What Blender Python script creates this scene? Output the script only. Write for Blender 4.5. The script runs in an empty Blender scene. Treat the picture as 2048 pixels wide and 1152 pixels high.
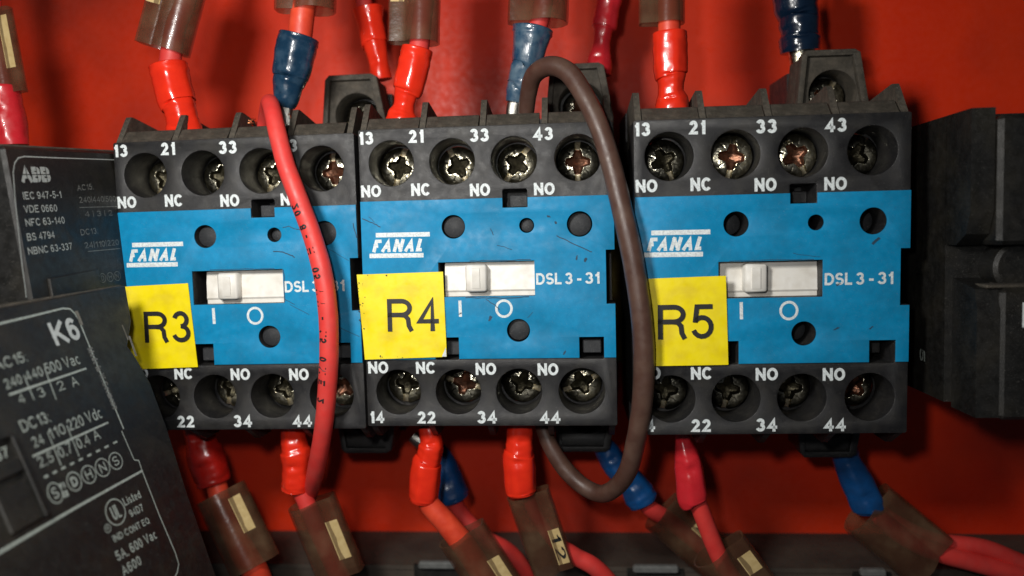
import bpy, math, random
from mathutils import Vector, Matrix, noise
random.seed(7)
SC = bpy.context.scene
COL = SC.collection
S = 8.65e-5            # metres per unit (a unit is 1/520 of the 45 mm width of a contactor)
F = 1547.0             # focal length in the same units, for a 2048 wide picture
rad = math.radians

# ---------------------------------------------------------------- camera and frames
def rot(v):
    v = Vector(v); a = v.length
    return Matrix.Rotation(a, 3, v.normalized())
POSE = [((0.0681, 0.0886, -0.0264), (-842.4, -306.2, 1631.5)),
        ((0.0611, 0.0863, -0.0206), (-316.6, -324.2, 1586.8)),
        ((0.0806, 0.0615, -0.0224), (232.8, -321.7, 1485.0))]
RM = rot((0.0699, 0.0788, -0.0231))          # cabinet back panel seen from the camera (x right, y down, z away)
RT = RM.transposed()
NRM = RM @ Vector((0, 0, 1))
T0 = Vector((0, 0, NRM.dot(Vector(POSE[1][1])) / NRM.z))
def cam2panel(X): return RT @ (Vector(X) - T0)          # (x, v down, d depth)
def w(p): return Vector((p[0], p[2], -p[1])) * S         # panel units to world metres
def camw(X): return w(cam2panel(X))
def ray(u, v): return Vector(((u - 1024) / F, (v - 576) / F, 1))
def at(u, v, d):
    r = RT @ ray(u, v); t0 = RT @ T0
    t = (d + t0.z) / r.z
    return cam2panel(ray(u, v) * t)
def zdepth(u, v, d):
    r = RT @ ray(u, v); t0 = RT @ T0
    return (d + t0.z) / r.z

cd = bpy.data.cameras.new('camera'); cam = bpy.data.objects.new('camera', cd); COL.objects.link(cam)
SC.camera = cam
ex = RT @ Vector((1, 0, 0)); ey = RT @ Vector((0, 1, 0)); ez = RT @ Vector((0, 0, 1))
c3 = lambda q: Vector((q.x, q.z, -q.y))
mx, my, mz = c3(ex), -c3(ey), -c3(ez)
cl = camw((0, 0, 0))
cam.matrix_world = Matrix(((mx.x, my.x, mz.x, cl.x), (mx.y, my.y, mz.y, cl.y), (mx.z, my.z, mz.z, cl.z), (0, 0, 0, 1)))
cd.sensor_width = 36; cd.lens = F / 2048 * 36
cd.clip_start = 0.005; cd.clip_end = 5
cd.dof.use_dof = True; cd.dof.focus_distance = 1560 * S; cd.dof.aperture_fstop = 13.0

W_ = bpy.data.worlds.new("World"); SC.world = W_; W_.use_nodes = True
bg = W_.node_tree.nodes['Background']; bg.inputs[0].default_value = (0.80, 0.86, 1.0, 1); bg.inputs[1].default_value = 0.028
def area(name, pos, aim, size, power, col, sy=None):
    l = bpy.data.lights.new(name, 'AREA'); l.size = size * S; l.energy = power; l.color = col
    if sy: l.shape = 'RECTANGLE'; l.size_y = sy * S
    o = bpy.data.objects.new(name, l); COL.objects.link(o)
    o.location = camw(pos); dv = camw(aim) - o.location
    o.rotation_euler = dv.to_track_quat('-Z', 'Y').to_euler(); return o
area('key_lamp', (-600, -500, 230), (-260, 100, 1700), 250, 0.205, (1.0, 0.97, 0.92))
area('phone_lamp', (-120, -130, 60), (-200, 200, 1600), 70, 0.060, (1.0, 0.98, 0.95))
SC.view_settings.view_transform = 'Standard'; SC.view_settings.look = 'None'
SC.view_settings.exposure = -0.12; SC.view_settings.gamma = 1
SC.cycles.max_bounces = 6; SC.cycles.use_denoising = True
SC.cycles.caustics_reflective = False; SC.cycles.caustics_refractive = False

# ---------------------------------------------------------------- materials
MATS = {}
def mat(name, col, rough=0.5, metal=0.0, col2=None, nscale=3000, namt=0.4, bump=0.0, bscale=9000, alpha=1.0,
        dust=None, dscale=500, damt=0.0, spec=0.5, speck=0.0, coat=0.0, emis=None):
    if name in MATS: return MATS[name]
    m = bpy.data.materials.new(name); m.use_nodes = True; nt = m.node_tree; n = nt.nodes; L = nt.links
    b = n['Principled BSDF']; b.inputs['Roughness'].default_value = rough; b.inputs['Metallic'].default_value = metal
    b.inputs['Specular IOR Level'].default_value = spec; b.inputs['Alpha'].default_value = alpha
    b.inputs['Coat Weight'].default_value = coat
    tc = n.new('ShaderNodeTexCoord')
    def nz(scale, detail=3):
        t = n.new('ShaderNodeTexNoise'); t.inputs['Scale'].default_value = scale; t.inputs['Detail'].default_value = detail
        L.new(tc.outputs['Object'], t.inputs['Vector']); return t
    def ramp(src, lo, hi):
        r = n.new('ShaderNodeMapRange'); r.inputs['From Min'].default_value = lo; r.inputs['From Max'].default_value = hi
        L.new(src, r.inputs['Value']); return r.outputs['Result']
    def mix(fac, a, c):
        x = n.new('ShaderNodeMix'); x.data_type = 'RGBA'
        if isinstance(fac, float): x.inputs['Factor'].default_value = fac
        else: L.new(fac, x.inputs['Factor'])
        for k, q in (('A', a), ('B', c)):
            s = [i for i in x.inputs if i.name == k and i.type == 'RGBA'][0]
            if isinstance(q, tuple): s.default_value = (*q, 1)
            else: L.new(q, s)
        return [o for o in x.outputs if o.type == 'RGBA'][0]
    c = tuple(col)
    if col2:
        c = mix(ramp(nz(nscale).outputs['Fac'], 0.5 - namt / 2, 0.5 + namt / 2), c, tuple(col2))
    if dust:
        f = ramp(nz(dscale, 5).outputs['Fac'], 0.45, 0.75)
        mm = n.new('ShaderNodeMath'); mm.operation = 'MULTIPLY'; mm.inputs[1].default_value = damt; L.new(f, mm.inputs[0])
        c = mix(mm.outputs[0], c, tuple(dust))
    if speck:
        f = ramp(nz(7000, 2).outputs['Fac'], 0.66, 0.74)
        mm = n.new('ShaderNodeMath'); mm.operation = 'MULTIPLY'; mm.inputs[1].default_value = speck; L.new(f, mm.inputs[0])
        c = mix(mm.outputs[0], c, (0.45, 0.42, 0.38))
    if isinstance(c, tuple): b.inputs['Base Color'].default_value = (*c, 1)
    else: L.new(c, b.inputs['Base Color'])
    if bump:
        bp = n.new('ShaderNodeBump'); bp.inputs['Strength'].default_value = bump; bp.inputs['Distance'].default_value = 2e-4
        L.new(nz(bscale, 3).outputs['Fac'], bp.inputs['Height']); L.new(bp.outputs[0], b.inputs['Normal'])
    if rough > 0.25 and not metal:
        r = n.new('ShaderNodeMapRange'); r.inputs['To Min'].default_value = rough - 0.1; r.inputs['To Max'].default_value = rough + 0.14
        r.inputs['From Min'].default_value = 0.3; r.inputs['From Max'].default_value = 0.7
        L.new(nz(700, 4).outputs['Fac'], r.inputs['Value']); L.new(r.outputs[0], b.inputs['Roughness'])
    MATS[name] = m; return m
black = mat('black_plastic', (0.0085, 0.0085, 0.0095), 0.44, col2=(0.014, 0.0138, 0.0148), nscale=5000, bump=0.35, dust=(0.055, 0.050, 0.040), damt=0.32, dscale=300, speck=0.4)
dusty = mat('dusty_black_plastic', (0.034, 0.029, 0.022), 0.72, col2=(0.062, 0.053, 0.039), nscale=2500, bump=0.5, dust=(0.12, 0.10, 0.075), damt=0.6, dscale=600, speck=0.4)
oldblack = mat('relay_plastic', (0.0045, 0.0045, 0.0042), 0.48, col2=(0.008, 0.0077, 0.0068), nscale=3000, bump=0.3, dust=(0.036, 0.031, 0.021), damt=0.4, dscale=160, speck=0.25)
blue = mat('blue_plastic', (0.003, 0.205, 0.41), 0.48, col2=(0.005, 0.24, 0.47), nscale=900, bump=0.12, dust=(0.010, 0.125, 0.23), damt=0.55, dscale=150, speck=0.18, spec=0.22)
white = mat('white_print', (0.74, 0.80, 0.80), 0.6, col2=(0.52, 0.56, 0.57), nscale=4000, namt=0.3)
greyprint = mat('grey_print', (0.36, 0.41, 0.38), 0.6, col2=(0.24, 0.27, 0.24), nscale=2500)
dimprint = mat('faded_print', (0.20, 0.205, 0.19), 0.6, col2=(0.10, 0.10, 0.09), nscale=2500)
ink = mat('black_ink', (0.012, 0.012, 0.013), 0.5)
yellow = mat('yellow_label', (0.88, 0.72, 0.004), 0.40, col2=(0.84, 0.67, 0.004), nscale=400, bump=0.12, bscale=900, dust=(0.50, 0.33, 0.02), damt=0.45, dscale=260)
cream = mat('white_slider', (0.80, 0.78, 0.73), 0.42, col2=(0.74, 0.71, 0.64), nscale=400, bump=0.06, dust=(0.42, 0.36, 0.28), damt=0.35, dscale=500)
redpaint = mat('red_panel_paint', (0.74, 0.028, 0.004), 0.50, col2=(0.82, 0.042, 0.006), nscale=50, bump=0.16, bscale=3500, dust=(0.14, 0.020, 0.013), damt=0.9, dscale=17, spec=0.35)
redwire = mat('red_insulation', (0.72, 0.050, 0.040), 0.50, col2=(0.62, 0.036, 0.032), nscale=300, bump=0.1, dust=(0.45, 0.07, 0.06), damt=0.35, dscale=400)
orangewire = mat('orange_red_insulation', (0.82, 0.085, 0.035), 0.45, col2=(0.6, 0.04, 0.016), nscale=300, bump=0.1)
redcrimp = mat('red_crimp_vinyl', (0.80, 0.032, 0.010), 0.24, col2=(0.70, 0.024, 0.009), nscale=400, bump=0.12, bscale=1200, coat=0.3)
pinkcrimp = mat('pink_red_crimp_vinyl', (0.58, 0.020, 0.030), 0.28, col2=(0.50, 0.018, 0.024), nscale=400, bump=0.12, bscale=1200, coat=0.3)
bluecrimp = mat('blue_crimp_vinyl', (0.006, 0.026, 0.056), 0.26, col2=(0.010, 0.040, 0.080), nscale=500, bump=0.2, bscale=1000, coat=0.4, dust=(0.08, 0.13, 0.18), damt=0.4, dscale=500)
brightblue = mat('bright_blue_crimp_vinyl', (0.004, 0.065, 0.22), 0.32, col2=(0.006, 0.05, 0.16), nscale=500, bump=0.2, bscale=1000, coat=0.3)
worncrimp = mat('worn_grey_blue_crimp_vinyl', (0.012, 0.045, 0.095), 0.28, col2=(0.05, 0.10, 0.15), nscale=700, bump=0.25, bscale=1000, coat=0.4, dust=(0.16, 0.22, 0.26), damt=0.5, dscale=400)
navy = mat('dark_navy_crimp_vinyl', (0.003, 0.010, 0.026), 0.2, col2=(0.006, 0.018, 0.04), nscale=500, bump=0.2, bscale=1000, coat=0.5)
brown = mat('brown_insulation', (0.060, 0.028, 0.020), 0.40, col2=(0.080, 0.040, 0.029), nscale=300, bump=0.15, dust=(0.14, 0.09, 0.065), damt=0.5, dscale=250)
sleeve_m = mat('smoky_brown_vinyl', (0.085, 0.036, 0.020), 0.24, col2=(0.13, 0.068, 0.036), nscale=200, bump=0.25, bscale=700, alpha=0.44, dust=(0.24, 0.17, 0.10), damt=0.4, dscale=200, coat=0.3)
paper = mat('yellowed_paper', (0.62, 0.47, 0.22), 0.7, col2=(0.50, 0.36, 0.15), nscale=900)
brass = mat('passivated_zinc', (0.90, 0.86, 0.70), 0.24, 1.0, col2=(0.38, 0.33, 0.20), nscale=1500, bump=0.22, bscale=2600)
darkbrass = mat('tarnished_zinc', (0.72, 0.69, 0.56), 0.21, 1.0, col2=(0.13, 0.115, 0.075), nscale=1400, bump=0.25, bscale=2600)
slotm = mat('bare_slot_metal', (0.95, 0.88, 0.66), 0.42, 0.9, col2=(0.55, 0.45, 0.30), nscale=2600, bump=0.5, bscale=5000)
copper = mat('rusty_recess', (0.24, 0.105, 0.060), 0.34, 0.8, col2=(0.10, 0.05, 0.032), nscale=1500, bump=0.5, bscale=2600)
darkrec = mat('tarnished_recess', (0.09, 0.08, 0.05), 0.38, 0.9, col2=(0.035, 0.03, 0.02), nscale=1500, bump=0.5, bscale=2600)
tin = mat('tinned_metal', (0.55, 0.54, 0.50), 0.3, 1.0, col2=(0.35, 0.34, 0.3), nscale=1500, bump=0.3)
strands = mat('copper_strands', (0.75, 0.30, 0.14), 0.3, 1.0)
plug_m = mat('grey_plug', (0.015, 0.0165, 0.019), 0.6, col2=(0.022, 0.024, 0.027), nscale=4000, bump=0.4, speck=0.3)
duct_m = mat('duct_plastic', (0.036, 0.028, 0.022), 0.7, col2=(0.060, 0.045, 0.034), nscale=150, bump=0.25, dust=(0.09, 0.07, 0.05), damt=0.6, dscale=90)
greyduct = mat('pale_grey_plastic', (0.15, 0.155, 0.15), 0.6, col2=(0.10, 0.105, 0.10), nscale=800, bump=0.2)
rail_m = mat('yellow_zinc_rail', (0.55, 0.42, 0.14), 0.35, 1.0, col2=(0.35, 0.25, 0.08), nscale=400)

# ---------------------------------------------------------------- object helpers
def tag(o, label, cat, group=None):
    o['label'] = label; o['category'] = cat
    if group: o['group'] = group
    return o
def empty(name, loc=(0, 0, 0), label=None, cat=None, group=None):
    o = bpy.data.objects.new(name, None); COL.objects.link(o); o.location = loc; o.empty_display_size = 0.005
    if label: tag(o, label, cat, group)
    return o
class MB:
    """vertices in panel units (x, v down, d away)"""
    def __init__(s): s.V = []; s.Fc = []; s.mi = []
    def add(s, V, Fc, mi=0):
        k = len(s.V); s.V += [Vector(q) for q in V]; s.Fc += [tuple(i + k for i in f) for f in Fc]; s.mi += [mi] * len(Fc); return s
    def box(s, x0, x1, v0, v1, d0, d1, mi=0, b=0.0):
        if b <= 0:
            V = [(x, v, d) for d in (d0, d1) for v in (v0, v1) for x in (x0, x1)]
            return s.add(V, [(0, 1, 3, 2), (4, 6, 7, 5), (0, 4, 5, 1), (2, 3, 7, 6), (0, 2, 6, 4), (1, 5, 7, 3)], mi)
        pts = []
        def ring(i, d):
            return [(x0 + i, v0 + b, d), (x0 + b, v0 + i, d), (x1 - b, v0 + i, d), (x1 - i, v0 + b, d), (x1 - i, v1 - b, d), (x1 - b, v1 - i, d), (x0 + b, v1 - i, d), (x0 + i, v1 - b, d)]
        V = ring(b * .9, d0) + ring(0, d0 + b) + ring(0, d1)
        Fs = [tuple(range(8)), tuple(range(23, 15, -1))]
        for k in (0, 8):
            for j in range(8): Fs.append((k + j, k + 8 + j, k + 8 + (j + 1) % 8, k + (j + 1) % 8))
        return s.add(V, Fs, mi)
    def prism_x(s, prof, x0, x1, mi=0):      # prof in (v, d)
        n = len(prof); V = [(x0, a, b) for a, b in prof] + [(x1, a, b) for a, b in prof]
        return s.add(V, [tuple(range(n)), tuple(range(2 * n - 1, n - 1, -1))] + [(i, i + n, (i + 1) % n + n, (i + 1) % n) for i in range(n)], mi)
    def build(s, name, mats, parent=None, origin=None, smooth=True, conv=None, ang=35):
        conv = conv or (lambda q: w(q))
        off = Vector(origin) if origin is not None else Vector((0, 0, 0))
        me = bpy.data.meshes.new(name); me.from_pydata([conv(q) - off for q in s.V], [], s.Fc)
        if not isinstance(mats, (list, tuple)): mats = [mats]
        for m in mats: me.materials.append(m)
        if len(mats) > 1: me.polygons.foreach_set('material_index', s.mi)
        fix(me)
        if smooth: me.shade_smooth(); me.set_sharp_from_angle(angle=rad(ang))
        o = bpy.data.objects.new(name, me); COL.objects.link(o)
        if parent: o.parent = parent
        return o
import bmesh
def fix(me):
    bm = bmesh.new(); bm.from_mesh(me); bmesh.ops.recalc_face_normals(bm, faces=bm.faces); bm.to_mesh(me); bm.free(); me.update()

def circle(cx, cy, r, n=40): return [(cx + r * math.cos(2 * math.pi * i / n), cy + r * math.sin(2 * math.pi * i / n)) for i in range(n)]
def plate_mesh(name, outline, holes, d0, d1, bevel, m):
    c = bpy.data.curves.new(name, 'CURVE'); c.dimensions = '2D'; c.fill_mode = 'BOTH'
    K = 1000.0
    for poly in [outline] + holes:
        s = c.splines.new('POLY'); s.points.add(len(poly) - 1)
        for p, q in zip(s.points, poly): p.co = (q[0] / K, -q[1] / K, 0, 1)
        s.use_cyclic_u = True
    c.extrude = max((d1 - d0) / 2 - bevel, 0) / K; c.bevel_depth = bevel / K; c.offset = -bevel / K; c.bevel_resolution = 1
    o = bpy.data.objects.new(name, c); COL.objects.link(o)
    dg = bpy.context.evaluated_depsgraph_get(); me = bpy.data.meshes.new_from_object(o.evaluated_get(dg))
    COL.objects.unlink(o); bpy.data.objects.remove(o)
    for vt in me.vertices:
        x, y, z = vt.co; vt.co = (x * K * S, ((d0 + d1) / 2 - z * K) * S, y * K * S)
    bm = bmesh.new(); bm.from_mesh(me); bmesh.ops.remove_doubles(bm, verts=bm.verts, dist=1e-7)
    bmesh.ops.recalc_face_normals(bm, faces=bm.faces); bm.to_mesh(me); bm.free()
    me.materials.clear(); me.materials.append(m); me.shade_smooth(); me.set_sharp_from_angle(angle=rad(30)); me.name = name
    return me
def link(name, me, parent=None):
    o = bpy.data.objects.new(name, me); COL.objects.link(o)
    if parent: o.parent = parent
    return o

# ---------------------------------------------------------------- stroke lettering (grotesque capitals, figures)
def E(cx, cy, rx, ry, a0, a1, n=14): return [(cx + rx * math.cos(rad(a0 + (a1 - a0) * i / n)), cy + ry * math.sin(rad(a0 + (a1 - a0) * i / n))) for i in range(n + 1)]
G = {
 '0': (.56, [E(.5, .5, .5, .5, 90, 450, 28)]), 'O': (.80, [E(.5, .5, .5, .5, 90, 450, 32)]), 'o': (.50, [E(.5, .33, .5, .33, 90, 450, 20)]),
 '1': (.36, [[(1, 0), (1, 1)], [(.02, .74), (.5, .79), (.98, .97)]]),
 '2': (.56, [E(.49, .71, .46, .29, 172, -32) + [(.02, .0), (1, .0)]]),
 '3': (.56, [E(.48, .755, .43, .245, 165, -90) , E(.48, .26, .51, .26, 90, -165)]),
 '4': (.60, [[(.76, 0), (.76, 1), (.0, .27), (1, .27)]]),
 '5': (.56, [[(.93, 1), (.18, 1), (.07, .47)] + E(.47, .32, .52, .32, 138, -160)]),
 '6': (.56, [E(.5, .31, .5, .31, 90, 450, 24), E(.53, .62, .53, .38, 40, 180) + [(.0, .33)]]),
 '7': (.56, [[(0, 1), (1, 1), (.52, .5), (.3, 0)]]),
 '8': (.56, [E(.5, .76, .44, .24, 90, 450, 22), E(.5, .26, .5, .26, 90, 450, 22)]),
 '9': (.56, [E(.5, .69, .5, .31, 90, 450, 24), E(.47, .38, .53, .38, -140, 0) + [(1., .67)]]),
 'A': (.74, [[(0, 0), (.5, 1), (1, 0)], [(.2, .34), (.8, .34)]]),
 'B': (.68, [[(0, .5), (0, 1), (.55, 1)] + E(.55, .76, .38, .24, 90, -90) + [(0, .52)], [(0, .5), (0, 0), (.55, 0)] + E(.55, .26, .45, .26, -90, 90)]),
 'C': (.76, [E(.52, .5, .52, .5, 38, 322, 26)]), 'G': (.78, [E(.52, .5, .52, .5, 38, 330, 26) + [(.97, .45), (.55, .45)]]),
 'D': (.74, [[(0, 0), (0, 1), (.4, 1)] + E(.4, .5, .6, .5, 90, -90, 18) + [(0, 0)]]),
 'E': (.62, [[(1, 1), (0, 1), (0, 0), (1, 0)], [(.0, .52), (.9, .52)]]), 'F': (.58, [[(1, 1), (0, 1), (0, 0)], [(.0, .5), (.85, .5)]]),
 'H': (.72, [[(0, 0), (0, 1)], [(1, 0), (1, 1)], [(0, .52), (1, .52)]]), 'I': (.16, [[(.5, 0), (.5, 1)]]),
 'K': (.72, [[(0, 0), (0, 1)], [(.95, 1), (.0, .36)], [(.3, .56), (1, 0)]]),
 'L': (.56, [[(0, 1), (0, 0), (1, 0)]]), 'M': (.84, [[(0, 0), (0, 1)], [(0, 1), (.5, .1), (1, 1)], [(1, 1), (1, 0)]]),
 'N': (.73, [[(0, 0), (0, 1)], [(1, 0), (1, 1)], [(.0, .97), (1, .03)]]),
 'P': (.66, [[(0, 0), (0, 1), (.6, 1)] + E(.6, .73, .4, .27, 90, -90) + [(0, .46)]]),
 'Q': (.80, [E(.5, .5, .5, .5, 90, 450, 28), [(.6, .25), (1, -.04)]]),
 'R': (.72, [[(0, 0), (0, 1), (.58, 1)] + E(.58, .755, .38, .245, 90, -90) + [(0, .51)], [(.45, .51), (.72, .49), (.87, .36), (.9, .12), (.98, 0)]]),
 'S': (.68, [E(.48, .75, .44, .25, 22, 250, 16) + E(.5, .26, .5, .26, 75, -160, 16)]),
 'T': (.62, [[(0, 1), (1, 1)], [(.5, 1), (.5, 0)]]), 'U': (.72, [[(0, 1), (0, .34)] + E(.5, .34, .5, .34, 180, 360) + [(1, 1)]]),
 'V': (.68, [[(0, 1), (.5, 0), (1, 1)]]), 'W': (.95, [[(0, 1), (.25, 0), (.5, .95), (.75, 0), (1, 1)]]), 'Y': (.68, [[(0, 1), (.5, .48), (1, 1)], [(.5, .48), (.5, 0)]]),
 'a': (.52, [E(.5, .52, .42, .2, 165, 0, 8) + [(.92, .0)], E(.46, .2, .46, .2, 40, 330, 12)]),
 'c': (.48, [E(.52, .35, .52, .36, 45, 315, 16)]), 'd': (.54, [[(1, 0), (1, 1)], E(.48, .34, .48, .36, 30, 330, 16)]),
 'e': (.52, [[(.0, .36), (1, .36)] + E(.5, .35, .5, .36, 0, 310, 16)]), 'i': (.14, [[(.5, 0), (.5, .7)], [(.5, .9), (.5, 1)]]),
 's': (.46, [E(.48, .53, .44, .18, 30, 250, 10) + E(.5, .18, .5, .19, 75, -160, 10)]), 't': (.3, [[(.5, 1), (.5, 0), (1, 0)], [(0, .7), (1, .7)]]),
 'm': (.78, [[(0, 0), (0, .7)], E(.25, .45, .25, .25, 180, 0, 6) + [(.5, 0)], E(.75, .45, .25, .25, 180, 0, 6) + [(1, 0)]]),
 'n': (.5, [[(0, 0), (0, .7)], E(.5, .42, .5, .28, 180, 0, 8) + [(1, 0)]]), 'r': (.34, [[(0, 0), (0, .7)], E(.6, .35, .6, .35, 180, 70, 6)]),
 'y': (.5, [[(0, .7), (.5, 0)], [(1, .7), (.35, -.25)]]),
 '-': (.34, [[(0, .37), (1, .37)]]), '.': (.14, [[(.5, 0), (.5, .08)]]), ',': (.14, [[(.5, .06), (.2, -.14)]]), ':': (.14, [[(.5, 0), (.5, .08)], [(.5, .6), (.5, .68)]]),
 '|': (.1, [[(.5, -.12), (.5, 1.15)]]), ' ': (.30, []),
}
def ribbon(pts, wd, cap=True):
    """outline quads of a pen stroke in 2D"""
    P = [Vector(p) for p in pts]
    P = [p for i, p in enumerate(P) if i == 0 or (p - P[i - 1]).length > 1e-4]
    closed = (P[0] - P[-1]).length < 1e-5
    if closed: P = P[:-1]
    elif cap:
        P[0] = P[0] + (P[0] - P[1]).normalized() * wd * .5 * cap; P[-1] = P[-1] + (P[-1] - P[-2]).normalized() * wd * .5 * cap
    n = len(P); Lf = []; Rt = []
    for i in range(n):
        a = P[i] - P[i - 1] if (i > 0 or closed) else P[1] - P[0]
        b = P[(i + 1) % n] - P[i] if (i < n - 1 or closed) else P[-1] - P[-2]
        a = a.normalized(); b = b.normalized(); t = (a + b)
        t = t.normalized() if t.length > .05 else a
        nn = Vector((-t.y, t.x)); k = 1 / max(.55, abs(nn.dot(Vector((-b.y, b.x)))))
        Lf.append(P[i] + nn * wd / 2 * k); Rt.append(P[i] - nn * wd / 2 * k)
    V = Lf + Rt; m = n if closed else n - 1
    return V, [(i, (i + 1) % n, n + (i + 1) % n, n + i) for i in range(m)]
def text_strokes(txt, x0, x1, y0, y1, wt, gap=.13, shear=0.0, fit=True, square=True):
    """strokes placed in the box x0..x1, y0(top)..y1(bottom) (y down); wt = pen width as part of cap height"""
    h = y1 - y0; adv = sum(G[c][0] + (gap if c not in ' ' else 0) for c in txt) - gap
    sx = (x1 - x0) / adv if fit else h
    out = []; x = 0
    for c in txt:
        Wd, st = G[c]
        for s in st:
            straight = len(s) <= 4
            pts = []
            for (a, b) in s:
                X = x + wt / 2 * (h / sx) + a * max(Wd - wt * (h / sx), 0.0) if Wd > wt * (h / sx) else x + Wd / 2
                Y = wt / 2 + b * (1 - wt)
                pts.append((x0 + X * sx + shear * Y * h, y1 - Y * h))
            s0, s1 = s[0], s[-1]
            if square:
                def capq(q): return 1 if (q[1] in (0, 1, .7) or q[0] in (0, 1)) else 0
                V, Fs = ribbon2(pts, wt * h, capq(s0), capq(s1))
            else: V, Fs = ribbon2(pts, wt * h, 1, 1)
            out.append((V, Fs))
        x += Wd + (gap if c != ' ' else 0)
    return out
def ribbon2(pts, wd, c0, c1):
    P = [Vector(p) for p in pts]
    P = [p for i, p in enumerate(P) if i == 0 or (p - P[i - 1]).length > 1e-4]
    if (P[0] - P[-1]).length > 1e-4:
        P[0] = P[0] + (P[0] - P[1]).normalized() * wd * .5 * c0; P[-1] = P[-1] + (P[-1] - P[-2]).normalized() * wd * .5 * c1
    return ribbon(P, wd, False)
def strokes_mb(lst, d=-.3, mb=None, step=.05):
    mb = mb or MB()
    for i, (V, Fs) in enumerate(lst): mb.add([(q.x, q.y, d - step * (i % 7)) for q in V], Fs)
    return mb
def bar(x0, y0, x1, y1, wd): return ribbon2([(x0, y0), (x1, y1)], wd, 0, 0)

# ---------------------------------------------------------------- tubes and lofts
def catmull(P, k=8):
    P = [Vector(p) for p in P]; Q = [P[0] * 2 - P[1]] + P + [P[-1] * 2 - P[-2]]; out = []
    for i in range(1, len(Q) - 2):
        a, b, c, d = Q[i - 1:i + 3]
        for j in range(k):
            t = j / k
            out.append(.5 * ((2 * b) + (c - a) * t + (2 * a - 5 * b + 4 * c - d) * t * t + (3 * b - a - 3 * c + d) * t ** 3))
    out.append(P[-1]); return out
def loft(path, radii, n=20, squash=None, mb=None, mi=0, capA=True, capB=True, lump=0.0, facet=None, seed=0, dents=None):
    """tube along a path (panel units) with a radius (and optional flattening) at each point"""
    mb = mb or MB(); P = [Vector(p) for p in path]; N = len(P)
    T = [(P[min(i + 1, N - 1)] - P[max(i - 1, 0)]).normalized() for i in range(N)]
    view = Vector((0, 0, -1)); side = T[0].cross(view)
    side = side.normalized() if side.length > .2 else Vector((1, 0, 0))
    V = []
    for i in range(N):
        side = (side - T[i] * side.dot(T[i])).normalized(); up = side.cross(T[i]).normalized()
        sq = squash[i] if squash else 1.0
        for j in range(n):
            a = 2 * math.pi * j / n; r = radii[i]
            if facet and facet[i] > 0:
                m = 6; aa = (a + .3) % (2 * math.pi / m) - math.pi / m
                r = r * (1 - facet[i] + facet[i] * math.cos(math.pi / m) / math.cos(aa) * 1.06)
            if dents:
                for (fi, fa, dd) in dents:
                    da = (a - fa + math.pi) % (2 * math.pi) - math.pi
                    r *= 1 - dd * math.exp(-((i - fi) / 1.1) ** 2 - (da / .42) ** 2)
            if lump: r *= 1 + lump * noise.noise(Vector((math.cos(a) * 1.3 + seed, math.sin(a) * 1.3, i * .35 + seed)))
            V.append(P[i] + side * (math.cos(a) * r) + up * (math.sin(a) * r * sq))
    Fs = [(i * n + j, i * n + (j + 1) % n, (i + 1) * n + (j + 1) % n, (i + 1) * n + j) for i in range(N - 1) for j in range(n)]
    if capA: Fs.append(tuple(range(n - 1, -1, -1)))
    if capB: Fs.append(tuple(range((N - 1) * n, N * n)))
    mb.add(V, Fs, mi); return mb
def pxpath(pts, k=8):
    """pts (u, v, d, radius_px) in the photograph and depth -> smooth panel path and real radii"""
    P = [at(u, v, d) for u, v, d, r in pts]; Rr = [r * zdepth(u, v, d) / F for u, v, d, r in pts]
    Q = catmull([(p.x, p.y, p.z) for p in P], k); R = catmull([(r, 0, 0) for r in Rr], k)
    return Q, [q.x for q in R]

# ================================================================ the cabinet
def structure(o): o['kind'] = 'structure'; return o
mb = MB(); mb.box(-2600, 2600, -1500, 2300, 560, 575)
structure(mb.build('back_panel', redpaint, smooth=False))
# DIN rail (top hat profile) behind the contactors
mb = MB()
for a, b, c, d in ((-30, 60, 528, 533), (55, 60, 533, 556), (60, 405, 554, 558.5), (405, 410, 533, 556), (405, 495, 528, 533)):
    mb.box(-1500, 1500, a - 250, b - 250, c, d)
tag(mb.build('mounting_rail', rail_m), 'yellow zinc mounting rail running behind the three blue contactors', 'mounting rail')

# ================================================================ contactors
def local(q): return Vector((q[0], q[2], -q[1])) * S
TH = [67.5, 193.5, 319.8, 448.6]
def face_outline():
    return [(3, 0), (517, 0), (520, 3), (520, 257), (502, 257), (502, 365), (520, 365), (520, 613), (517, 616), (3, 616), (0, 613), (0, 365), (0, 3)]
rect = lambda x0, x1, y0, y1: [(x0, y0), (x1, y0), (x1, y1), (x0, y1)]
def rrect(x0, x1, y0, y1, r=2.5): return [(x0 + r, y0), (x1 - r, y0), (x1, y0 + r), (x1, y1 - r), (x1 - r, y1), (x0 + r, y1), (x0, y1 - r), (x0, y0 + r)]
PLUGS = [(193.2, 203, 24.5), (343.2, 203.8, 15.5), (449.9, 203.6, 26), (321.7, 417.2, 24)]
holes = [circle(x, 70.3, 46.5) for x in TH] + [circle(x, 544, 47) for x in TH]
notches = [rrect(295.5, 345, 129.5, 166.5), rrect(149, 197.5, 430.5, 476.5), rrect(445.5, 494.5, 433, 477.5)]
slot = rect(159.6, 357, 275.3, 346.5)
ph = [circle(x, y, r) for x, y, r in PLUGS]
housing_me = plate_mesh('housing', face_outline(), holes + notches + [slot] + ph, 0, 96, 2.0, black)
bl_out = [(1, 147), (295, 147), (295, 167), (346, 167), (346, 147), (519, 147), (519, 256.5), (501.5, 256.5), (501.5, 365.5), (519, 365.5), (519, 475),
          (495, 475), (495, 432.5), (445, 432.5), (445, 475), (198, 475), (198, 430), (148.5, 430), (148.5, 475), (1, 475)]
bl_me = plate_mesh('blue_cover', bl_out, [slot] + [circle(x, y, r - .4) for x, y, r in PLUGS], -4.0, -.15, 0.7, blue)

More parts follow.
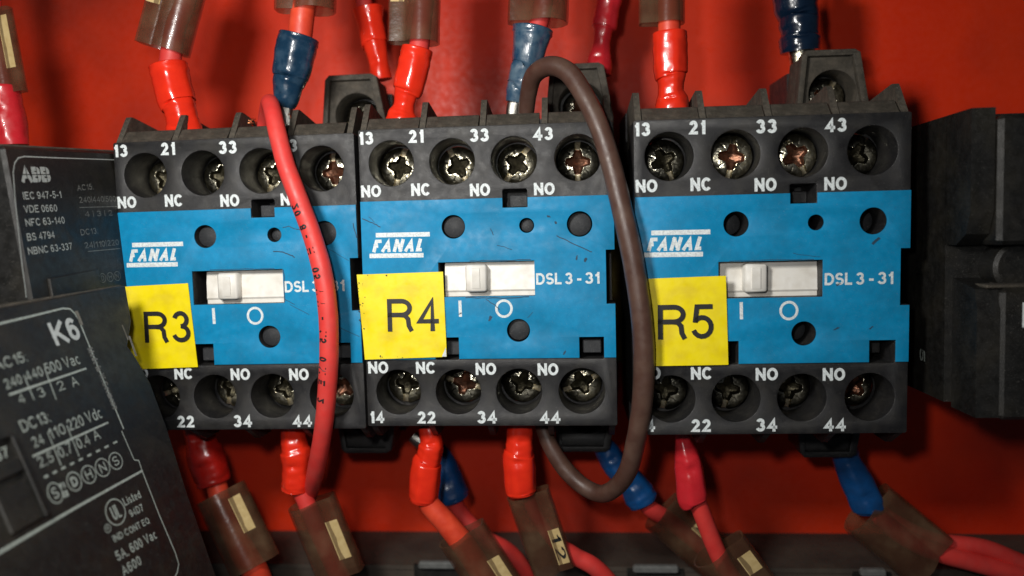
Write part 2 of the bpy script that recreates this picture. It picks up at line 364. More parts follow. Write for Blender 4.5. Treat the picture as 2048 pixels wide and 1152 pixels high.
def rearbody():
    mb = MB()
    mb.box(6, 514, 18, 600, 108, 330); mb.box(14, 506, -60, 676, 330, 528)
    mb.box(4, 516, 150, 470, 96.5, 108)
    return mb
def fin_me():
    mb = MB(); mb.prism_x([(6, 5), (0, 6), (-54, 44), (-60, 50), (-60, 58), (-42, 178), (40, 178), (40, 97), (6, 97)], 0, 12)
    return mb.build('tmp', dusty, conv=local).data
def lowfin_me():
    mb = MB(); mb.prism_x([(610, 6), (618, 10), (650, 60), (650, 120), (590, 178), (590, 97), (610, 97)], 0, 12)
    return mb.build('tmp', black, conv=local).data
def take(o_me_fn, name):
    me = o_me_fn(); me.name = name
    for o in [o for o in bpy.data.objects if o.data == me]: bpy.data.objects.remove(o)
    return me
fin = take(fin_me, 'divider_fin'); lowfin = take(lowfin_me, 'lower_fin')
FX = [4, 127, 251, 377, 504]
def ledge_fn():
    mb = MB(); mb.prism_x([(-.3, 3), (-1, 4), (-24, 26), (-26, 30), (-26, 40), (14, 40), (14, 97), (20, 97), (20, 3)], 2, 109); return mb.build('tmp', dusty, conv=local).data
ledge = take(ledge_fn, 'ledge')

def screw_mesh(name, m1, m2, seed):
    """pan head with a cross recess and a straight slot cut through the rim"""
    R = 43.5; mb = MB(); nr = 36; na = 120; V = []; mi = []
    rnd = random.Random(seed)
    def recess(x, y):
        aw = 8.6; al = 26
        a = max(abs(x), abs(y)); b = min(abs(x), abs(y)); rr = math.hypot(x, y)
        wv = aw * (1 - .25 * a / al) + max(0, 14 - rr * .62) * .55
        c = min(1, max(0, (wv - b) / 3.2 + .2)) * min(1, max(0, (al - a) / 4.0))
        s = min(1, max(0, (5.2 - abs(y)) / 1.2)) * .52
        q = 0
        for ang in (45,):
            X = abs(abs(x) - abs(y)) / 1.414
            q = min(1, max(0, (1.1 - X) / .8)) * (1 if 21 < rr < 34 else 0) * .08
        return max(c, s, q), c
    for i in range(nr + 1):
        t = i / nr; r = R * (t ** .9)
        for j in range(na):
            a = 2 * math.pi * j / na; x = r * math.cos(a); y = r * math.sin(a)
            dome = 11 * (t ** 3.2) + 1.5 * t * t
            h, c = recess(x, y)
            rq = math.hypot(x, y); dp = dome + h * ((24 - 15 * rq / 27) if h == c and rq < 27 else 13)
            dp += .5 * noise.noise(Vector((x * .15 + seed, y * .15, 0)))
            V.append((x, y, dp))
    V += [(R * math.cos(2 * math.pi * j / na), R * math.sin(2 * math.pi * j / na), 34) for j in range(na)]
    Fs = []; M = []
    for i in range(nr + 1):
        for j in range(na):
            Fs.append((i * na + j, i * na + (j + 1) % na, (i + 1) * na + (j + 1) % na, (i + 1) * na + j))
            if i < nr:
                q = V[i * na + j]; h, c = recess(q[0], q[1]); rr_ = math.hypot(q[0], q[1]); M.append(1 if c > .3 and rr_ < 28 else (2 if h > .3 and c < .2 and rr_ > 23 and (q[0] < 0 or seed > 6) else 0))
            else: M.append(0)
    mb.V = [Vector(v) for v in V]; mb.Fc = Fs; mb.mi = M
    o = mb.build('tmp', [m1, m2, slotm], conv=local, ang=50); me = o.data; bpy.data.objects.remove(o); me.name = name; return me
SCREW = {'b': screw_mesh('terminal_screw', brass, copper, 1), 'd': screw_mesh('terminal_screw', darkbrass, darkrec, 5),
         'm': screw_mesh('terminal_screw', darkbrass, copper, 9), 'g': screw_mesh('terminal_screw', brass, darkrec, 13)}

def slider_me(x0=0, x1=1):
    mb = MB(); mb.prism_x([(262, 30), (275, 20), (300, 15), (330, 14), (334, 12.5), (337, 14.5), (338, 16), (347, 16), (360, 26), (360, 60), (262, 60)], x0, x1)
    return mb.build('tmp', cream, conv=local, ang=20).data
def knob_me():
    mb = MB(); mb.box(0, 44, 281, 337, -9, 22, b=4.5)
    mb.prism_x([(288, -9), (290, -11.5), (328, -11.5), (331, -9)], 14, 30)
    return mb.build('tmp', cream, conv=local, ang=50).data
SLID = [take(lambda a=a: slider_me(*a), 'slide_switch') for a in ((180, 356.5), (170, 356.5), (161, 356.5))]; knob_m_ = take(knob_me, 'switch_knob')

def coil_me(top=True):
    f = (lambda v: v + 13) if top else (lambda v: 554 - v)
    rim = [(372, f(30)), (377, f(-60)), (388, f(-170)), (398, f(-181)), (500, f(-181)), (512, f(-174)), (532, f(-60)), (534, f(30))]
    inn = [(386, f(26)), (390, f(-60)), (400, f(-168)), (496, f(-168)), (517, f(-60)), (518, f(26))]
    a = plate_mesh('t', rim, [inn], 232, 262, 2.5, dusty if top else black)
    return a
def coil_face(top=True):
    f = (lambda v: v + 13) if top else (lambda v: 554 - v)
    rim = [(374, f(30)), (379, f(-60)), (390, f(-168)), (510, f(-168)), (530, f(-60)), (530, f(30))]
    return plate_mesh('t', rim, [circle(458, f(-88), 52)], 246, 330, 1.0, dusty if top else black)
COIL = {t: (coil_me(t), coil_face(t)) for t in (True, False)}
def marks(parent, name, strokes, m=white, d=-.35, label=None):
    o = strokes_mb(strokes, d).build(name, m, parent, conv=local, smooth=False)
    if label: o['label'] = label
    return o
TEXTS = [('13', .5, 32, 4.5, 30.5), ('21', 105.8, 136.6, 4, 30.5), ('33', 231.3, 270.3, 6, 32.5), ('43', 360.1, 399.8, 8, 34),
         ('14', 4, 35.5, 584, 609), ('22', 106.2, 144.3, 584.5, 610.5), ('34', 231.5, 272.5, 584, 610.5), ('44', 362, 403.6, 585.5, 611)]
CTX = [('NO', 3, 44.6, 113.3, 138), ('NC', 107.6, 147.3, 112.5, 138), ('NO', 228.8, 270.2, 116.5, 142), ('NO', 359.3, 401.3, 118.5, 143.5),
       ('NO', 4.8, 47.6, 479, 504), ('NC', 106.2, 147.4, 480.5, 505.5), ('NO', 231, 273.6, 484, 509), ('NO', 359, 401.5, 486, 511)]
def scuffs(parent, lines, dd=-4.15):
    st = []
    for pts, wd in lines:
        if len(pts) == 2 and wd >= 2.5:
            a, b = Vector(pts[0]), Vector(pts[1]); ax = (b - a) / 2; nn = Vector((-ax.y, ax.x)).normalized() * wd * .5; cc_ = (a + b) / 2
            V = [cc_ + (ax * math.cos(t) + nn * math.sin(t)) * random.uniform(.55, 1.15) for t in [2 * math.pi * i / 11 for i in range(11)]]
            st.append((V, [tuple(range(11))])); continue
        P = []
        for a, b in zip(pts[:-1], pts[1:]):
            for k in range(4): P.append((a[0] + (b[0] - a[0]) * k / 4 + random.uniform(-.8, .8), a[1] + (b[1] - a[1]) * k / 4 + random.uniform(-.8, .8)))
        P.append(pts[-1]); st.append(ribbon2(P, wd, 0, 0))
    return strokes_mb(st, dd).build('scuff_mark', MATS['scuff'], parent, conv=local, smooth=False)
mat('scuff', (0.015, 0.05, 0.09), 0.7)

SD = {(2, 0, 1): 32, (2, 0, 2): 46, (1, 0, 3): 70}
def contactor(idx, label, name_txt, sticker, txtbox, knob_x, slider_x, screws_top, screws_bot, coil_s, plug_d, sc):
    rv, T = POSE[idx]
    M3 = RT @ rot(rv); q = cam2panel(T)
    c = empty('contactor', (0, 0, 0), label, 'contactor', 'blue fronted contactors side by side on the rail')
    cols = [M3 @ Vector((1, 0, 0)), M3 @ Vector((0, 0, 1)), -(M3 @ Vector((0, 1, 0)))]
    cc = [c3(k) for k in cols]; L = w(q)
    c.matrix_world = Matrix(((cc[0].x, cc[1].x, cc[2].x, L.x), (cc[0].y, cc[1].y, cc[2].y, L.y), (cc[0].z, cc[1].z, cc[2].z, L.z), (0, 0, 0, 1)))
    h = link('housing', housing_me, c); link('blue_cover', bl_me, c)
    rearbody().build('rear_body', black, c, conv=local)
    for i, x in enumerate(FX):
        o = link('divider_fin', fin, c); o.location = (x * S, 0, 0)
        o = link('lower_fin', lowfin, c); o.location = (x * S, 0, 0)
    for i in range(4):
        o = link('ledge', ledge, c); o.location = ((FX[i] + 12) * S, 0, 0)
    rnd = random.Random(idx * 31 + 5)
    for row, vv, ss in ((0, 72, screws_top), (1, 541, screws_bot)):
        for i, (kind, ang) in enumerate(ss):
            o = link('terminal_screw', SCREW[kind], c); o.location = (TH[i] * S, ((79 + rnd.uniform(-4, 5)) if (idx, row, i) not in SD else SD[(idx, row, i)]) * S, -vv * S)
            o.rotation_euler = (rad(rnd.uniform(-3, 3)), rad(-ang), rad(rnd.uniform(-3, 3)))
    for t, (kind, ang) in zip((True, False), coil_s):
        cb = link('coil_terminal', COIL[t][0], c); f = link('terminal_face', COIL[t][1], cb)
        mb = MB(); f_ = (lambda v: v + 13) if t else (lambda v: 554 - v)
        a, b = sorted((f_(40), f_(-150))); mb.box(384, 524, a, b, 331, 480); mb.build('terminal_body', black, cb, conv=local)
        o = link('coil_screw', SCREW[kind], cb); o.location = (458 * S, 290 * S, -f_(-88) * S); o.rotation_euler = (0, rad(-ang), 0)
    # round plugs in the blue cover
    for (x, y, r), pd in zip(PLUGS, plug_d):
        if pd is None: continue
        mb = MB(); loft([(x, y, pd), (x, y, pd + .8), (x, y, pd + 30)], [r - 3.2, r - 2.4, r - 2.4], 32, mb=mb, capB=False)
        mb.build('cover_plug', plug_m, c, conv=local, ang=60)
    # clips inside the notches
    for x0, x1, y0, y1, dd in ((308, 345, 141, 166, 16), (160, 197, 440, 470, 22), (452, 490, 440, 468, 16)):
        if idx == 2: dd += 40
        mb = MB(); mb.box(x0, x1, y0, y1, dd, dd + 50, b=2); mb.build('clip', plug_m if idx != 2 else black, c, conv=local)
    s = link('slide_switch', SLID[idx], c); s.location = (0, (3, 0, 13)[idx] * S, 0)
    k = link('switch_knob', knob_m_, s); k.location = (knob_x * S, 0, 0)
    for t, a, b, y0, y1 in TEXTS: marks(c, 'terminal_number', text_strokes(t, a, b, y0, y1, .235, .12))
    for t, a, b, y0, y1 in CTX: marks(c, 'contact_label', text_strokes(t, a, b, y0, y1, .225, .08))
    # printing on the blue cover
    fs = [bar(31.5, 216.3, 144.3, 216.8, 9.2), bar(17, 258.6, 130, 259.4, 9.2)]
    x = 22.5
    for ch, wd in (('F', 19), ('A', 24), ('N', 24), ('A', 24), ('L', 17)):
        fs += text_strokes(ch, x, x + wd - 5, 225.5, 251.5, .27, 0, shear=.30); x += wd
    marks(c, 'brand_logo', fs, d=-4.2)
    tt = []
    for t, a, b in (('DSL', 360, 411.5), ('3', 418.5, 434), ('-', 443, 451.5), ('31', 459, 488)): tt += text_strokes(t, a, b, 301, 324.5, .19, .08)
    marks(c, 'type_marking', tt, d=-4.2)
    marks(c, 'on_mark', [bar(202.5, 354, 203, 387.5, 6.2)], d=-4.2)
    marks(c, 'off_mark', [ribbon([(293 + 15.6 * math.cos(a), 372 + 16.4 * math.sin(a)) for a in [2 * math.pi * i / 40 for i in range(41)]], 5.0, False)], d=-4.2)
    # yellow sticker: a thin slightly curled sheet
    mb = MB(); nx, ny = 10, 10; (a0, a1, a2, a3) = [Vector(p) for p in sticker]
    top = []; bot = []
    for j in range(ny + 1):
        for i in range(nx + 1):
            s_, t_ = i / nx, j / ny
            p = (a0 * (1 - s_) + a1 * s_) * (1 - t_) + (a3 * (1 - s_) + a2 * s_) * t_
            z = -6.6 - 1.6 * noise.noise(Vector((s_ * 1.7, t_ * 1.1, idx * 3.3))) - 2.2 * max(0, t_ - .75) * 4 * (1 - s_) * (idx != 2) - .5 * noise.noise(Vector((s_ * 3, t_ * 3, idx)))
            if idx == 0: z -= 10 * max(0, (.35 - s_) / .35) ** 2
            top.append((p.x, p.y, z - 1)); bot.append((p.x, p.y, z))
    n = nx + 1; Fs = [(j * n + i, j * n + i + 1, (j + 1) * n + i + 1, (j + 1) * n + i) for j in range(ny) for i in range(nx)]
    m_ = len(top); per = [i for i in range(n)] + [j * n + nx for j in range(1, n)] + [ny * n + i for i in range(nx - 1, -1, -1)] + [j * n for j in range(ny - 1, 0, -1)]
    mb.add(top + bot, Fs + [tuple(k + m_ for k in f[::-1]) for f in Fs] + [(per[i], per[(i + 1) % len(per)], per[(i + 1) % len(per)] + m_, per[i] + m_) for i in range(len(per))])
    st = mb.build('name_sticker', yellow, c, conv=local, ang=60); st['label'] = 'yellow sticker with black lettering ' + name_txt
    marks(st, 'lettering', text_strokes(name_txt, *txtbox, .14, .12), ink, d=-9.6)
    if idx == 1:
        dirt = []
        for k in range(26):
            p = Vector((-8 + random.random() ** 2 * 14, 300 + random.random() * 110)) if k < 18 else Vector((random.uniform(10, 165), random.choice((298, 468)) + random.uniform(-2, 2)))
            r_ = random.uniform(.5, 1.9); dirt.append(([p + Vector((math.cos(t), math.sin(t))) * r_ * random.uniform(.5, 1.3) for t in [2 * math.pi * i / 7 for i in range(7)]], [tuple(range(7))]))
        marks(st, 'dirt_speck', dirt, ink, d=-9.6)
        marks(st, 'worn_corner', [([Vector((163, 468.6)), Vector((172.6, 468.6)), Vector((171.6, 450))], [(0, 1, 2)])], white, d=-9.7)
    if sc: scuffs(c, sc)
    return c

contactor(0, 'blue contactor with yellow R3 sticker, crossed by the loose red wire', 'R3',
          [(-1, 304), (151.3, 300), (162.9, 478.6), (14, 481)], (50.5, 152.5, 358, 424.5), 214, 177,
          [('g', 60), ('d', 80), ('g', 65), ('m', 95)], [('d', 20), ('g', 70), ('g', 100), ('b', 50)], [('d', 20), ('d', 0)],
          [12, 16, 7, 12],
          [([(200, 273.8), (262, 273.2), (340, 274)], 1.2), ([(358.5, 276), (360, 300), (358.5, 345)], 2.0), ([(362, 190), (375, 187), (392, 194), (408, 196)], 1.6), ([(340, 238), (360, 240), (378, 247), (385, 252)], 2.2), ([(358, 338), (380, 350)], 1.2), ([(370, 350), (410, 372)], 1), ([(440, 385), (515, 420)], 1.2),
           ([(512, 185), (518, 215)], 2), ([(455, 235), (500, 262)], .8)])
contactor(1, 'blue contactor with yellow R4 sticker, middle one, left of the brown wire', 'R4',
          [(-10.5, 296.6), (169.7, 294), (173, 469.4), (1, 473.4)], (51.5, 158.5, 348, 415.5), 215.5, 158,
          [('g', 75), ('g', 118), ('g', 55), ('m', 90)], [('g', 82), ('m', 165), ('d', 160), ('g', 205)], [('m', 30), ('d', 0)],
          [9, 9, 12, 9],
          [([(4, 182), (25, 190), (42, 200)], 2.0), ([(18, 178), (30, 190)], 1), ([(404, 226), (430, 240), (466, 258), (474, 260)], 2.0), ([(340, 392), (352, 380)], 1),
           ([(270, 208), (275, 222)], 1.5), ([(282, 242), (312, 252)], 1.2), ([(256, 352), (276, 366), (284, 374)], 1.6),
           ([(384, 186), (392, 188)], 5), ([(400, 196), (404, 203)], 6), ([(444, 266), (442, 277)], 5), ([(464, 270), (458, 282)], 6.5), ([(268, 385), (262, 397)], 7),
           ([(225, 273.8), (262, 272.8), (300, 274), (350, 273)], 1.6), ([(215, 348.6), (262, 349.6), (300, 350.5), (345, 348.5)], 2.0), ([(417, 459), (412, 470)], 4.5), ([(197, 384), (208, 378)], 2.5)])
contactor(2, 'blue contactor with yellow R5 sticker, right of the brown wire', 'R5',
          [(-1, 305.1), (172.7, 302), (177, 475.5), (0, 476.5)], (41.7, 149, 356, 423.7), 211, 158,
          [('d', 118), ('b', 83), ('b', 122), ('d', 60)], [('d', 82), ('d', 82), ('d', 86), ('m', 50)], [('m', 60), ('d', 0)],
          [60, 64, 60, 58],
          [([(180, 273.6), (262, 273.2), (340, 274.4)], 1.0), ([(448, 248), (456, 240), (462, 236)], 5), ([(380, 326), (392, 320)], 4), ([(376, 412), (390, 405)], 3.5), ([(444, 410), (452, 406)], 2.2), ([(300, 262), (352, 270)], .8)])

# ================================================================ neighbouring relays (side faces run into the depth)
class Face:
    def __init__(s, vp, ydir, pix, z0):
        s.X = ray(*vp).normalized(); y = Vector((*ydir, 0)); s.Y = (y - s.X * y.dot(s.X)).normalized(); s.N = s.X.cross(s.Y)
        s.O = ray(*pix) * z0
        if s.N.x < 0 and False: s.N = -s.N
    def uv(s, u, v):
        r = ray(u, v); t = s.N.dot(s.O) / s.N.dot(r); p = r * t - s.O; return p.dot(s.X), p.dot(s.Y)
    def pt(s, a, b, c): return cam2panel(s.O + s.X * a + s.Y * b + s.N * c)
    def conv(s, q): return w(s.pt(*q))
def quadtext(face, txt, p0, p1, ph_, wt=.115, gap=.14):
    """writing from pixel p0 to p1 (baseline) with a cap height of ph_ pixels"""
    a0, b0 = face.uv(*p0); a1, b1 = face.uv(*p1); a2, b2 = face.uv(p0[0] - ph_ * face.Y.x, p0[1] - ph_ * .95)
    h = abs(b0 - b2); L = math.hypot(a1 - a0, b1 - b0); ca, sa = (a1 - a0) / L, (b1 - b0) / L
    out = []
    for V, Fs in text_strokes(txt, 0, L, -h, 0, wt, gap): out.append(([Vector((a0 + q.x * ca - q.y * sa * .0 , b0 + q.y + q.x * sa)) for q in V], Fs))
    return out
def facepoly(face, pts, wd): return ribbon2([face.uv(*p) for p in pts], wd, 0, 0)
def face_print(name, face, strokes, m, parent, side=-1, origin=None):
    mb = MB()
    for i, (V, Fs) in enumerate(strokes): mb.add([(q.x, q.y, side * (.35 + .05 * (i % 7))) for q in V], Fs)
    return mb.build(name, m, parent, conv=face.conv, origin=origin, smooth=False)
def fbox(face, a0, a1, b0, b1, c0, c1, bev=0):
    mb = MB()
    # map the box so that its bevelled end is the printed side
    V = MB().box(a0, a1, b0, b1, 0, abs(c1 - c0), b=bev)
    sgn = 1 if c1 > c0 else -1
    mb.add([(q.x, q.y, c0 + sgn * q.z) for q in V.V], V.Fc); return mb

# -- the loose K6 relay
f6 = Face((1200, 411), (.36, .93), (250, 570), 1545)
# its normal: which side does the camera see?
sd6 = -1 if f6.N.dot(f6.O) > 0 else 1
k6 = empty('relay', f6.conv((-100, 300, 0)), 'tilted black relay hanging at lower left, side printed K6 and rating tables', 'relay')
og = k6.location.copy()
def part6(mbx, name, m=oldblack, **kw): return mbx.build(name, m, k6, conv=f6.conv, origin=og, **kw)
aN, bN = f6.uv(240, 855)
mbx = MB(); lo = -sd6
px6 = [(-80, 628), (250, 570), (262, 640), (254, 690), (272, 716), (300, 765), (335, 860), (372, 980), (432, 1152), (480, 1290), (-80, 1560)]
p6 = [f6.uv(*p) for p in px6]; cx6 = sum(p[0] for p in p6) / len(p6); cy6 = sum(p[1] for p in p6) / len(p6)
mm = MB(); n6 = len(p6)
for c_, k_ in ((0, .988), (lo * 4, 1), (lo * 190, 1)): mm.V += [Vector((cx6 + (a - cx6) * k_, cy6 + (b - cy6) * k_, c_)) for a, b in p6]
mm.Fc = [tuple(range(n6)), tuple(range(3 * n6 - 1, 2 * n6 - 1, -1))] + [(k * n6 + i, (k + 1) * n6 + i, (k + 1) * n6 + (i + 1) % n6, k * n6 + (i + 1) % n6) for k in (0, 1) for i in range(n6)]; mm.mi = [0] * len(mm.Fc)
part6(mm, 'relay_case', ang=20)
mm = fbox(f6, -420, -6, -3, 4, lo * 5, lo * 180, 1); part6(mm, 'top_ledge', dusty)
# raised rim on the face along the far edge and the step in it

# socket opening low at the left of the face
for p0, p1 in (((0, 915), (88, 1050)),):
    a0, b0 = f6.uv(-30, 960); a1, b1 = f6.uv(85, 1020)
    for q in range(1): pass
    mm = fbox(f6, a0, a1, b0 - 50, b0 - 44, sd6 * 9, lo * 2, 1); part6(mm, 'socket_lip')
    mm = fbox(f6, a1 - 7, a1, b0 - 44, b1 + 10, sd6 * 9, lo * 2, 1); part6(mm, 'socket_lip')
    mm = fbox(f6, a0, a1 - 7, b0 - 12, b0 + 10, sd6 * 7, lo * 2, 2); part6(mm, 'contact_block')
    mm = fbox(f6, a0, a1 - 7, b0 + 22, b1 + 10, sd6 * 5, lo * 2, 2); part6(mm, 'contact_block')
P6 = lambda st, name='printing', m=greyprint: face_print(name, f6, st, m, k6, sd6, og)
P6([facepoly(f6, [(-12, 650), (60, 633), (125, 617), (140, 618), (150, 628), (158, 642), (200, 745), (247, 858)], 3.2)], 'border_line')
P6([facepoly(f6, [(243, 862), (268, 920)], 2.2), facepoly(f6, [(268, 920), (277, 921), (285, 945)], 2.2), facepoly(f6, [(285, 941), (150, 1016), (-10, 1110)], 4.2),
    facepoly(f6, [(285, 945), (318, 1030), (350, 1105), (357, 1128), (354, 1145), (346, 1160)], 2.6)], 'border_line')
P6(quadtext(f6, 'K6', (113, 692), (164, 677), 48, .2, .10), 'relay_name', mat('k6_print', (0.46, 0.49, 0.48), .6, col2=(.36, .39, .38), nscale=2500))
st = quadtext(f6, 'AC15:', (-6, 742), (56, 722), 22); P6(st)
st = quadtext(f6, '240', (13, 779), (46, 766), 20) + quadtext(f6, '440', (55, 763), (88, 751), 21) + quadtext(f6, '500', (94, 749), (125, 739), 22) + quadtext(f6, 'Vac', (131, 737), (162, 727), 22)
st += [facepoly(f6, [(17, 790), (172, 737)], 3.4), facepoly(f6, [(47, 750), (68, 800)], 2), facepoly(f6, [(89, 737), (112, 799)], 2)]
st += quadtext(f6, '4', (40, 808), (52, 804), 19) + quadtext(f6, '3', (79, 796), (92, 791), 19) + quadtext(f6, '2', (118, 783), (131, 778), 19) + quadtext(f6, 'A', (146, 775), (158, 770), 20); P6(st, 'rating_table')
P6(quadtext(f6, 'DC13:', (46, 865), (102, 843), 24))
st = quadtext(f6, '24', (69, 896), (90, 886), 21) + quadtext(f6, '110', (101, 880), (133, 866), 22) + quadtext(f6, '220', (140, 862), (170, 850), 23) + quadtext(f6, 'Vdc', (176, 847), (206, 835), 23)
st += [facepoly(f6, [(65, 913), (216, 845)], 3.4), facepoly(f6, [(95, 865), (122, 931)], 2), facepoly(f6, [(133, 851), (158, 913)], 2)]
st += quadtext(f6, '2,5', (80, 936), (109, 922), 21) + quadtext(f6, '0,7', (121, 917), (147, 903), 22) + quadtext(f6, '0,4', (158, 899), (182, 887), 22) + quadtext(f6, 'A', (190, 882), (202, 877), 21); P6(st, 'rating_table')
st = []
for k in range(9):
    u = 88 + 138 * k / 8; v = 955 - 68 * k / 8; st.append(facepoly(f6, [(u, v), (u + 8, v - 4)], 3.4))
P6(st, 'dashed_line')
def ringtxt(face, u, v, r, t, ry=None, h=18, wt=.13, wd=1.8):
    a, b = face.uv(u, v); a2, b2 = face.uv(u + r, v - r * .4); ra = abs(a2 - a); rb = (ry or r) * 1.0
    c_, d_ = face.uv(u + ry * .36, v + ry * .93); rb = abs(d_ - b)
    st = [ribbon([(a + ra * math.cos(q), b + rb * math.sin(q)) for q in [2 * math.pi * i / 28 for i in range(29)]], wd, False)]
    if t:
        hh = rb * 1.1; st += text_strokes(t, a - ra * .45, a + ra * .45, b - hh / 2, b + hh / 2, wt, .1)
    return st
st = ringtxt(f6, 110, 986, 13, 'S', 21) + ringtxt(f6, 148, 963, 13, 'D', 19, wt=.2) + ringtxt(f6, 177, 949, 13, 'H', 18) + ringtxt(f6, 205, 935, 13, 'N', 18) + ringtxt(f6, 231, 922, 12, 'S', 17)
st += quadtext(f6, 'FI', (122, 980), (131, 975), 12, .26) + quadtext(f6, 'EM', (128, 996), (138, 991), 12, .26)
P6(st, 'approval_mark')
P6(ringtxt(f6, 231, 1024, 18, 'UL', 26, wt=.13, wd=2.2) + ringtxt(f6, 215, 1057, 6, 'R', 8, wd=1.2), 'approval_mark')
P6(quadtext(f6, 'Listed', (250, 1012), (283, 995), 16, .16)); P6(quadtext(f6, '94D7', (262, 1035), (288, 1021), 15, .16))
P6(quadtext(f6, 'IND CONT EQ', (229, 1085), (300, 1046), 14, .16)); P6(quadtext(f6, '5A, 600 Vac', (236, 1123), (315, 1076), 20, .15)); P6(quadtext(f6, 'A600', (248, 1153), (284, 1128), 20, .15))
P6(quadtext(f6, '37', (-6, 924), (20, 912), 22, .16))
# small vertical line of print, reading downwards beside the border
a0, b0 = f6.uv(175, 697); a1, b1 = f6.uv(222, 822); st = []
for V, Fs in text_strokes('Made in W.Germany', 0, b1 - b0, -15, 0, .17, .16): st.append(([Vector((a0 - q.y - 2 + 0 * q.x, b0 + q.x)) for q in V], Fs))
P6(st, 'origin_print', dimprint)
wear = [facepoly(f6, [(152, 622), (163, 650)], 9), facepoly(f6, [(244, 650), (256, 680)], 4), facepoly(f6, [(258, 672), (272, 712)], 6)]
P6(wear, 'scuff_mark', mat('worn_edge', (0.20, 0.19, 0.16), .7, col2=(.10, .09, .07), nscale=900))

# -- the relay with the logo, upper left
f1 = Face((1170, 352), (.087, .996), (25, 292), 1352)
sd1 = -1 if f1.N.dot(f1.O) > 0 else 1; lo = -sd1
r1 = empty('relay', f1.conv((100, 150, 0)), 'black relay with ABB logo at upper left, behind the tilted K6 relay', 'relay')
og1 = r1.location.copy()
fbox(f1, -24, 420, 0, 290, 0, lo * 260, 6).build('relay_case', oldblack, r1, conv=f1.conv, origin=og1)
fbox(f1, -22, 415, -5, 8, sd1 * -14, lo * 250, 3).build('top_ledge', dusty, r1, conv=f1.conv, origin=og1)
abbp = mat('relay_print', (0.40, 0.43, 0.41), .6, col2=(.28, .30, .28), nscale=2500)
P1 = lambda st, name='printing', m=abbp: face_print(name, f1, st, m, r1, sd1, og1)
P1([facepoly(f1, [(52, 595), (50, 575), (44, 532), (30, 400), (26, 345), (29, 326), (36, 316), (48, 313), (120, 316), (240, 320)], 2.2)], 'border_line')
a0, b0 = f1.uv(44, 365); a1, b1 = f1.uv(97, 334); st = []
for t, x0, x1 in (('A', 0, .36), ('B', .37, .67), ('B', .68, 1.0)):
    for (V, Fs) in text_strokes(t, a0 + (a1 - a0) * x0, a0 + (a1 - a0) * x1, b1, b0, .27, 0): st.append((V, Fs))
P1(st, 'brand_logo', abbp)
# the thin cross-cuts of the logo
face_print('logo_gap', f1, [ribbon2([(a0, (b0 + b1) / 2), (a1 + 2, (b0 + b1) / 2)], 1.4, 0, 0), ribbon2([(a0 + .18 * (a1 - a0), b1 - 1), (a0 + .18 * (a1 - a0), b0 + 1)], 1.2, 0, 0),
    ribbon2([(a0 + .53 * (a1 - a0), b1 - 1), (a0 + .53 * (a1 - a0), b0 + 1)], 1.2, 0, 0), ribbon2([(a0 + .85 * (a1 - a0), b1 - 1), (a0 + .85 * (a1 - a0), b0 + 1)], 1.2, 0, 0)], oldblack, r1, sd1 * 2.4, og1)
for t, p0, p1 in (('IEC 947-5-1', (47, 399), (123, 396)), ('VDE 0660', (49, 426), (115, 423)), ('NFC 63-140', (52, 453), (130, 447)), ('BS 4794', (55, 482), (110, 476)), ('NBNC 63-337', (57, 510), (145, 499))):
    P1(quadtext(f1, t, p0, p1, 16, .15))
P1(quadtext(f1, 'AC15:', (155, 382), (187, 379), 13, .15), 'printing', dimprint)
P1(quadtext(f1, '240|440|500', (159, 406), (232, 403), 13, .15) + [facepoly(f1, [(158, 415), (234, 413)], 1.5)] + quadtext(f1, '4 | 3 | 2', (170, 434), (225, 431), 12, .15), 'rating_table', dimprint)
P1(quadtext(f1, 'DC13:', (162, 471), (196, 467), 13, .15), 'printing', dimprint)
P1(quadtext(f1, '24|110|220', (170, 497), (238, 490), 13, .15) + [facepoly(f1, [(175, 503), (240, 497)], 1.5)], 'rating_table', dimprint)
P1(ringtxt(f1, 205, 556, 6, 'D', 9, wd=1.2) + ringtxt(f1, 220, 554, 6, 'H', 9, wd=1.2) + ringtxt(f1, 234, 552, 6, 'N', 9, wd=1.2), 'approval_mark', dimprint)
fbox(f1, 25, 170, 238, 289, sd1 * 5, lo * 2, 2).build('socket_frame', oldblack, r1, conv=f1.conv, origin=og1)

# -- the big relay at the right edge
q0 = at(1941, 400, -150); x0 = q0.x; yt = at(1941, 216, -150).y; yb = at(1945, 836, -150).y
r2 = empty('relay', w((x0 + 150, (yt + yb) / 2, 0)), 'large black relay at the right edge, printed 5 on its dark side', 'relay'); og2 = r2.location.copy()
P = at(2003, 228, -150).x
def part2(mbx, name, m=oldblack, **k): return mbx.build(name, m, r2, origin=og2, **k)
ya, ybb = at(1990, 490, -150).y, at(1990, 572, -150).y
part2(MB().box(x0, x0 + 420, yt, yb - 10, -60, 300), 'relay_case')
mb = MB(); mb.prism_x([(yt, -150), (ya - 60, -150), (ya - 20, -135), (ya, -100), (ya, -59), (yt, -59)], x0, x0 + 40); part2(mb, 'side_wall')
mb = MB(); mb.prism_x([(ybb - 10, -60), (ybb, -115), (ybb + 6, -140), (ybb + 40, -150), (yb, -150), (yb, -60)], x0 + 14, x0 + 60); part2(mb, 'side_wall')
part2(MB().box(P - 8, P + 320, yt + 14, ya, -162, -61, b=8), 'upper_block')
part2(MB().box(x0 + 52, P + 320, ybb + 4, yb + 4, -156, -61, b=8), 'lower_block')
part2(MB().box(x0 + 30, P + 320, ybb - 2, ybb + 4, -150, -61, b=2), 'lower_ledge', dusty)
mb = MB(); c_ = at(2046, 535, -120); loft([(c_.x, c_.y, -118), (c_.x, c_.y, -112), (c_.x, c_.y, -60)], [42, 48, 48], 32, mb=mb); part2(mb, 'round_knob')
p = at(2045, 655, -157); mb = MB(); mb.box(p.x, p.x + 9, p.y - 44, p.y, -157, -156.2); part2(mb, 'white_mark', white)
